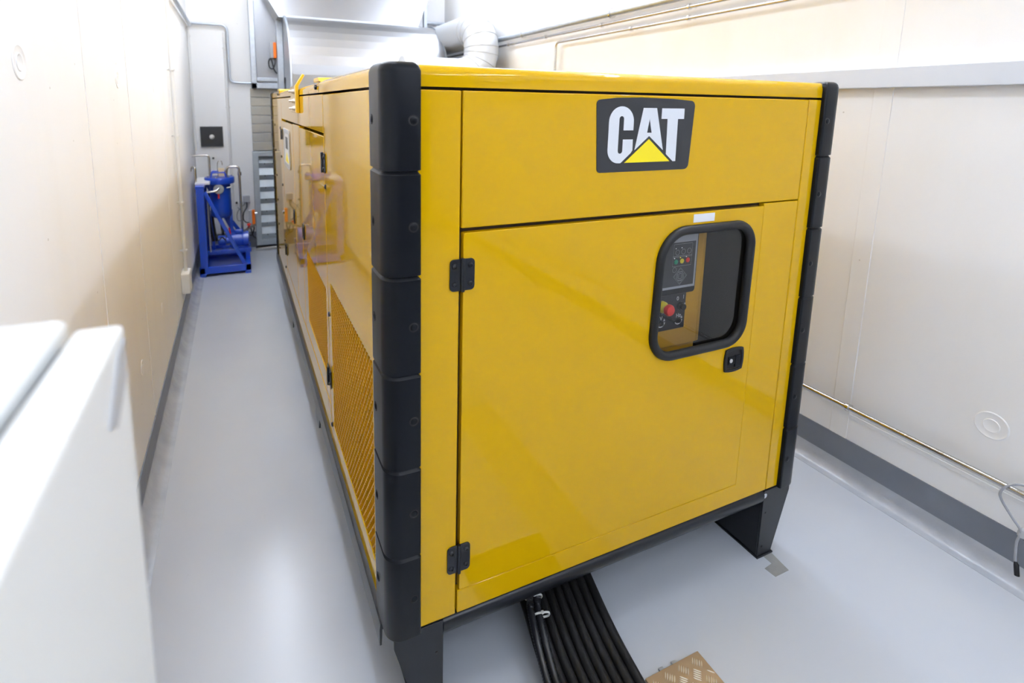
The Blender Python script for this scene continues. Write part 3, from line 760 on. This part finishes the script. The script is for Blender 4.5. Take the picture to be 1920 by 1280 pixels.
run('conduit', 'pale conduit dropping straight down the far wall behind the blue tank', 'conduit', [(-.576, 5.434, 2.47), (-.576, 5.434, .30)], .0145, 'wallpipe',
    clamps=[((-.576, 5.434, z), (0, 0, 1)) for z in (2.3, 1.65, 1.0, .75)], clamp_m='wallpipe')
run('conduit', 'short pale conduit on the far wall above the thick exhaust pipe', 'conduit', [(1.75, 5.41, 2.74), (2.03, 5.41, 2.74)], .022, 'galv')
# sounder board
sb = thing('sensor_board', 'square black board with a round white sensor on the far wall above the blue pump', 'sensor', (-.757, 5.43, 1.21))
B().box(-.872, -.643, 5.425, 5.450, 1.210, 1.435).put('board', 'vinyl_black', sb, bevel=.002)
B().lathe((-.757, 5.425, 1.320), (0, -1, 0), [(.026, -.001), (.026, .01), (.024, .022), (.015, .032), (.0, .035)], 20).put('sensor_dome', 'white', sb)
gb = thing('connection_box', 'small grey connection box with cables on the far wall beside the louvre', 'junction box', (-.42, 5.42, .56))
B().box(-.468, -.395, 5.40, 5.449, .555, .635).put('housing', 'greyplastic', gb, bevel=.006)
B().tube(spline([(-.432, 5.41, .556), (-.435, 5.39, .50), (-.47, 5.37, .44), (-.475, 5.37, .36), (-.44, 5.37, .32), (-.40, 5.35, .34), (-.395, 5.30, .40)], 8), .006, 8).put('cable', 'rubber', gb)
B().tube(spline([(-.445, 5.41, .556), (-.47, 5.41, .52), (-.52, 5.41, .47), (-.545, 5.41, .40), (-.53, 5.41, .34), (-.49, 5.41, .36), (-.50, 5.41, .45), (-.53, 5.41, .50)], 8), .0045, 8).put('cable', 'greycable', gb)
for x, z in ((-.757, 1.078), (-.54, .55)):
    o = B().lathe((x, YB, z), (0, -1, 0), [(.012, -.001), (.012, .02), (.006, .022), (.006, .035), (.0, .036)], 10).put('anchor_bolt', 'black_metal', None)
    tag(o, 'dark anchor bolt in the far wall ' + ('under the black sensor board' if x < -.7 else 'beside the pale conduit and the grey box'), 'bolt', 'anchor bolts in the far wall')

# ------------------------------------------------------------------ blue pump skid
PS = thing('pump_skid', 'blue pump skid with lidded tank and motor at the end of the aisle', 'pump', (-.66, 4.75, 0))
fx0, fx1, fy0, fy1 = -.898, -.432, 4.42, 5.02
b = B()
b.box(fx0, fx1, fy0, fy0+.05, .028, .098); b.box(fx0, fx1, fy1-.05, fy1, .028, .098)
b.box(fx0, fx0+.05, fy0, fy1, .03, .096); b.box(fx1-.05, fx1, fy0, fy1, .03, .096)
b.box(fx0+.01, fx1-.01, fy0+.01, fy1-.01, .030, .045)
b.put('base_frame', 'blue', PS, bevel=.004)
for x in (fx0, fx1-.055):
    for y in (fy0-.006, fy1-.06):
        B().box(x, x+.055, y, y+.065, 0, .029).put('foot', 'blue', PS, bevel=.003)
B().box(fx0+.01, fx0+.078, fy0, fy0+.07, .09, .875).put('upright', 'blue', PS, bevel=.004)
B().box(fx0+.01, fx0+.078, fy1-.07, fy1, .09, .875).put('upright', 'blue', PS, bevel=.004)
B().box(fx0+.005, fx0+.085, fy0-.002, fy1, .875, .905).put('top_rail', 'blue', PS, bevel=.004)
B().box(fx0+.0, fx0+.13, fy0+.10, fy1-.05, .905, .925).put('drip_tray', 'label', PS, bevel=.002)
def strut(p0, p1, w, d, name='brace'):
    p0, p1 = Vector(p0), Vector(p1); t = (p1-p0).normalized(); u = Vector((0, 1, 0)); v = t.cross(u).normalized()
    a = [p0+v*w/2+u*d/2, p0-v*w/2+u*d/2, p0-v*w/2-u*d/2, p0+v*w/2-u*d/2]
    B().hull(a, [p+(p1-p0) for p in a]).put(name, 'blue', PS, bevel=.003)
strut((-.815, 4.45, .845), (-.49, 4.45, .095), .034, .03)
strut((-.655, 4.90, .545), (-.52, 4.90, .33), .036, .03)
strut((-.815, 4.99, .845), (-.49, 4.99, .095), .034, .03)
B().box(fx0+.07, -.42, 4.62, 4.68, .165, .205).put('cross_beam', 'blue', PS, bevel=.003)
B().box(fx0+.07, -.42, 4.86, 4.92, .165, .205).put('cross_beam', 'blue', PS, bevel=.003)
B().box(-.475, -.432, 4.62, 4.66, .09, .17).put('short_post', 'blue', PS, bevel=.003)
B().box(-.475, -.432, 4.88, 4.92, .09, .17).put('short_post', 'blue', PS, bevel=.003)
tc_ = (-.685, 4.77)
B().lathe((*tc_, 0), (0, 0, 1), [(.03, .520), (.075, .528), (.097, .552), (.100, .60), (.100, .885)], 36).put('tank', 'blue', PS, smooth=40)
lid = B().lathe((*tc_, 0), (0, 0, 1), [(.138, .884), (.141, .892), (.141, .940), (.136, .948), (.0, .952)], 40).put('tank_lid', 'blue', PS, smooth=40)
for k in range(6):
    a = k*PI/3+.3
    B().lathe((tc_[0]+.118*math.cos(a), tc_[1]+.118*math.sin(a), .950), (0, 0, 1), [(.010, -.002), (.010, .012), (.0, .013)], 6).put('lid_bolt', 'chrome', lid)
B().tube(fillet([(-.765, 4.70, .948), (-.752, 4.70, 1.000), (-.632, 4.70, 1.000), (-.622, 4.70, .948)], .012), .008, 8).put('lid_handle', 'blue', lid)
B().tube(fillet([(-.765, 4.82, .948), (-.752, 4.82, 1.000), (-.632, 4.82, 1.000), (-.622, 4.82, .948)], .012), .008, 8).put('lid_handle', 'blue', lid)
B().box(-.690, -.635, 4.775, 4.80, .95, 1.035).put('tag', 'beige', lid, bevel=.002)
B().tube(spline([(-.697, 4.76, .95), (-.697, 4.76, 1.07), (-.690, 4.76, 1.105), (-.672, 4.76, 1.115), (-.656, 4.76, 1.10), (-.652, 4.76, 1.07)], 6), .004, 8).put('vent_wire', 'steel', PS)
for x in (-.775, -.595):
    B().box(x-.014, x+.014, 4.755, 4.79, .165, .60).put('tank_leg', 'blue', PS, bevel=.002)
# gauge and inlet pipe
B().lathe((-.695, 4.655, .838), (0, -1, 0), [(.035, -.02), (.050, -.008), (.050, .012), (.046, .018), (.0, .019)], 28).put('gauge', 'galv', PS)
B().tube(fillet([(-.69, 4.63, .848), (-.72, 4.60, .822), (-.895, 4.60, .815), (-.895, 4.60, 1.065), (-.915, 4.62, 1.075), (-.932, 4.66, 1.03)], .025), .0125, 12).put('inlet_pipe', 'steel', PS)
B().cyl((-.699, 4.655, .79), (-.699, 4.655, .74), .009, 10).put('drain_valve', 'red', PS)
B().cyl((-.64, 4.70, .838), (-.585, 4.70, .848), .009, 10).put('valve_stem', 'steel', PS)
B().tube(fillet([(-.775, 4.85, .95), (-.775, 4.85, 1.165), (-.865, 4.85, 1.165), (-.932, 4.85, 1.16)], .03), .0115, 12).put('vent_pipe', 'steel', PS)
op = [(-.622, 4.80, .95), (-.612, 4.80, 1.045), (-.498, 4.80, 1.045), (-.494, 4.80, .34), (-.475, 4.85, .345), (-.36, 5.10, .345)]
B().tube(fillet(op, .035), .0125, 12).put('outlet_pipe', 'steel', PS)
B().lathe((-.494, 4.80, .97), (0, 0, 1), [(.013, -.02), (.019, -.018), (.019, .018), (.013, .02)], 12).put('union', 'steel', PS)
B().lathe((-.425, 4.955, .345), (0, 0, 1), [(.008, 0), (.008, .03), (.022, .034), (.022, .05), (.0, .052)], 12).put('valve_wheel', 'red', PS)
# motor and pump
mt = B(); prof = [(.045, -.004), (.072, 0)]
for k in range(12): prof += [(.072, k*.0085+.004), (.077, k*.0085+.005), (.077, k*.0085+.0075), (.072, k*.0085+.0085)]
prof += [(.074, .112), (.080, .114), (.080, .165), (.062, .172), (.0, .173)]
mt.lathe((-.605, 4.72, .285), (1, 0, 0), prof, 28); mt.put('motor', 'blue', PS)
B().box(-.565, -.495, 4.68, 4.745, .352, .392).put('terminal_box', 'blue', PS, bevel=.006)
B().box(-.60, -.45, 4.67, 4.77, .203, .222).put('motor_foot', 'blue', PS, bevel=.003)
pm = B(); pm.lathe((-.605, 4.72, .285), (-1, 0, 0), [(.035, 0), (.035, .05), (.055, .055), (.055, .12), (.03, .13), (.0, .131)], 24); pm.put('pump_head', 'blue', PS)
B().box(-.70, -.63, 4.69, 4.75, .203, .24).put('pump_foot', 'blue', PS)
for x in (-.795, -.765):
    B().tube(spline([(x, 4.78, .80), (x-.008, 4.76, .60), (x+.004, 4.75, .40), (x+.02, 4.74, .28)], 6), .012, 10).put('hose', 'rubber', PS)
B().tube(spline([(-.70, 4.78, .53), (-.69, 4.76, .44), (-.68, 4.74, .34)], 6), .014, 10).put('hose', 'rubber', PS)
B().cyl((-.80, 4.60, .80), (-.80, 4.60, .205), .0085, 10).put('level_tube', 'galv', PS)
B().cyl((-.62, 4.66, .43), (-.61, 4.66, .36), .007, 8).put('red_lever', 'red', PS)
B().tube(spline([(-.75, 4.62, .36), (-.72, 4.60, .32), (-.69, 4.61, .345), (-.66, 4.64, .31)], 6), .006, 8).put('hose', 'rubber', PS)

# ------------------------------------------------------------------ cabinet close to the camera
CB = thing('electrical_cabinet', 'pale grey steel electrical cabinet with a thick door, close up against the aisle wall', 'cabinet', (-.76, -1.15, 0))
B().box(XL+.002, -.6285, -1.58, -.702, .10, 1.540).put('body', 'cab', CB, bevel=.006)
B().box(XL+.012, -.64, -1.57, -.72, 0, .10).put('plinth', 'black_metal', CB)
B().box(-.632, -.6240, -1.565, -.728, .12, 1.525).put('door_gasket', 'rubber', CB)
dr = B().box(-.6225, -.590, -1.58, -.7165, .11, 1.5345).put('door', 'cab', CB, bevel=.004, seg=3)
B().prism([(-.726, 1.527), (-.752, 1.522), (-.792, 1.490), (-.772, 1.479), (-.734, 1.496)], 0, -.590, -.5885).put('corner_patch', 'greyplastic', dr)  # thin grey patch on the door face near its top corner
B().box(-.59, -.575, -1.55, -1.52, .75, .95).put('handle', 'black', dr, bevel=.004)

# ------------------------------------------------------------------ power cables under the generator
def cable_path(u, lift=0.):
    # u 0..1 across the flat bundle
    def L(a, b): return a+(b-a)*u
    return spline([(L(.38, .66), 1.1, .235), (L(.335, .615), .50, .195), (L(.283, .564), .12, .080), (L(.254, .541), -.05, .042), (L(.236, .527), -.20, .024),
                   (L(.226, .519), -.28, .0185), (L(.220, .513), -.34, .010), (L(.216, .509), -.375, -.03), (L(.214, .507), -.39, -.12)], 10)
def sleeve_path(o):
    return spline([(.33+o, .50, .240), (.306+o, .14, .146), (.283+o, .060, .118), (.264+o, -.01, .095), (.241+o, -.113, .067), (.230+o, -.22, .053), (.224+o, -.29, .0485), (.219+o, -.355, .038), (.216+o, -.395, .0), (.214+o, -.41, -.12)], 10)
N = 9
ords = ['outermost', 'second', 'third', 'fourth', 'fifth', 'sixth', 'seventh', 'eighth', 'ninth']
for i in range(N):
    o = B().tube(cable_path((i+.5)/N), .0160, 12).put('power_cable', 'cable', None)
    l = 'black power cable, %s of the flat bundle counted from the corrugated sleeves' % ords[i] if i else 'black power cable beneath the corrugated sleeves at the edge of the bundle'
    tag(o, l, 'cable', 'power cables under the generator')
for i, off in enumerate((.0, .0255)):
    pts = sleeve_path(off); dense = []
    for a, c in zip(pts, pts[1:]):
        m = max(2, int((c-a).length/.0033))
        for k in range(m): dense.append(a+(c-a)*(k/m))
    dense = dense[:900]
    o = B().tube(dense, [.0128 if k % 2 else .0102 for k in range(len(dense))], 10).put('corrugated_sleeve', 'corr', None, smooth=80)
    tag(o, 'black corrugated sleeve lying on the power cables, ' + ('at the outer edge of the bundle' if i == 0 else 'nearer the plain cables'), 'cable sleeve', 'corrugated sleeves')
def tie(offs, y, label):
    P0 = [min(sleeve_path(o), key=lambda p: abs(p.y-y)) for o in offs]
    m = (P0[0]+P0[1])/2; w = (P0[1]-P0[0]).length/2+.0150
    t = Vector((.28, .9, .33)).normalized(); u_ = Vector((1, -.28, 0)).normalized(); v_ = t.cross(u_).normalized()
    if v_.z < 0: v_ = -v_
    b = B()
    ring_ = [m+u_*math.copysign(abs(math.cos(2*PI*k/32))**.7, math.cos(2*PI*k/32))*w+v_*math.copysign(abs(math.sin(2*PI*k/32))**.7, math.sin(2*PI*k/32))*.0152 for k in range(32)]
    b.tube([p-t*.0014 for p in ring_], .0017, 6, closed=True); b.tube([p+t*.0014 for p in ring_], .0017, 6, closed=True)
    o = b.put('tie_strap', 'white', None)
    T_ = thing('cable_tie', label, 'cable tie', m, 'white cable ties'); o.parent = T_; o.matrix_parent_inverse = Matrix.Translation(-m)
    k = m+v_*.0165
    B().box(k.x-.004, k.x+.004, k.y-.004, k.y+.004, k.z-.003, k.z+.003).put('tie_lock', 'white', T_)
tie((.0, .0255), .085, 'white cable tie around both corrugated sleeves just under the generator rail')
tie((.0255, .045), .040, 'white cable tie around the inner corrugated sleeve, further out from the rail')

# ------------------------------------------------------------------ chequer plate cover
TP = thing('tread_plate', 'tan five-bar chequer plate cover lying on the floor beside the black cables', 'floor plate', (.65, -.65, 0))
B().box(.545, .757, -1.35, -.178, 0, .009).put('plate', 'tread', TP, bevel=.001)
for tx in (.605, .655):
    B().box(tx, tx+.016, -.1785, -.168, 0, .006).put('fixing_tab', 'galv', TP, bevel=.001)
b = B()
def tbar(c, ang, L=.017, w=.0024, h=.0016):
    t = Vector((math.cos(ang), math.sin(ang), 0)); n = Vector((-t.y, t.x, 0)); c = Vector(c)
    prof = [(-1, 0), (-.6, .8), (0, 1), (.6, .8), (1, 0), (.6, -.8), (0, -1), (-.6, -.8)]
    base = [b.bm.verts.new(c+t*p[0]*L+n*p[1]*w) for p in prof]
    top = [b.bm.verts.new(c+t*p[0]*L*.8+n*p[1]*w*.4+Vector((0, 0, h))) for p in prof]
    for i in range(8): b.bm.faces.new((base[i], base[(i+1) % 8], top[(i+1) % 8], top[i]))
    b.bm.faces.new(top)
G_ = .0275
for i in range(0, 9):
    for j in range(0, 46):
        if (i+j) % 2: continue
        cx_, cy_ = .562+i*G_, -.204-j*G_
        ang = -PI/4 if j % 2 else PI/4
        for k in range(-2, 3):
            n = Vector((-math.sin(ang), math.cos(ang), 0))
            p = Vector((cx_, cy_, .0088))+n*k*.0066
            if .557 < p.x < .746 and -1.34 < p.y < -.188: tbar(p, ang, .0125, .0021, .0020)
b.put('tread_bars', 'treadbar', TP)

# ------------------------------------------------------------------ lamps
lamps = [(-.30, .15, 'beside the generator front, above the pump aisle', 'lamp'), (-.30, 2.3, 'over the middle of the pump aisle', 'lamp_rear'), (-.30, 3.95, 'over the pump end of the aisle', 'lamp_rear'),
         (1.78, .15, 'beside the generator front, above the cable trunking', 'lamp_rear'), (1.78, 2.3, 'over the middle of the trunking aisle', 'lamp_rear'), (1.78, 3.95, 'over the exhaust pipe', 'lamp_rear'),
         (-.10, -2.6, 'added as fill behind the camera, nearer the cabinet', 'lamp_entrance'), (1.30, -2.6, 'added as fill behind the camera, away from the cabinet', 'lamp_entrance'),  # unseen battens added as fill for the generator front and floor
         (-.10, -4.6, 'added as fill near the end wall, on the cabinet side', 'lamp_entrance'), (1.30, -4.6, 'added as fill near the end wall, on the trunking side', 'lamp_entrance')]
for x, y, where, lm in lamps:
    L_ = thing('ceiling_light', 'long white LED batten ' + where, 'light', (x, y, 3.5), 'LED battens')
    B().box(x-.055, x+.055, y-.70, y+.70, 3.53, 3.58).put('housing', 'white', L_, bevel=.004)
    B().box(x-.048, x+.048, y-.69, y+.69, 3.505, 3.53).put('diffuser', lm, L_)
    B().box(x-.048, x+.048, y-.69, y+.69, 3.58, 3.586).put('added_uplight', lm+'_up', L_)  # uplight added to each batten for softer fill off the ceiling
    for yy in (y-.45, y+.45): B().cyl((x, yy, 3.58), (x, yy, ZC), .006, 8).put('hanger', 'steel', L_)

# ------------------------------------------------------------------ world, camera
w = bpy.data.worlds.new('World'); SC.world = w; w.use_nodes = True
w.node_tree.nodes['Background'].inputs[0].default_value = (.9, .93, 1, 1); w.node_tree.nodes['Background'].inputs[1].default_value = .05
cam = bpy.data.cameras.new('camera'); co = bpy.data.objects.new('camera', cam); COL.objects.link(co)
r = Vector((0.91638944, -0.40004209, 0.0140256)); u = Vector((0.04981211, 0.14873257, 0.98762208)); f = Vector((0.39717647, 0.9043478, -0.1562239))
mw = Matrix(((r.x, u.x, -f.x, -.502115), (r.y, u.y, -f.y, -1.180861), (r.z, u.z, -f.z, 1.705914), (0, 0, 0, 1)))
co.matrix_world = mw
cam.sensor_width = 36; cam.sensor_fit = 'HORIZONTAL'; cam.lens = 987.971/1920*36
cam.shift_x = (960-877.179)/1920; cam.shift_y = (354.4845-640)/1920
cam.clip_start = .01; cam.clip_end = 60
cam.dof.use_dof = True; cam.dof.focus_distance = 1.72; cam.dof.aperture_fstop = 2.9
SC.camera = co
SC.view_settings.view_transform = 'Standard'; SC.view_settings.look = 'None'; SC.view_settings.gamma = 1; SC.view_settings.use_curve_mapping = False
SC.view_settings.exposure = -.4
SC.cycles.max_bounces = 10; SC.cycles.diffuse_bounces = 6; SC.cycles.glossy_bounces = 5; SC.cycles.transparent_max_bounces = 8
SC.cycles.caustics_reflective = False; SC.cycles.caustics_refractive = False
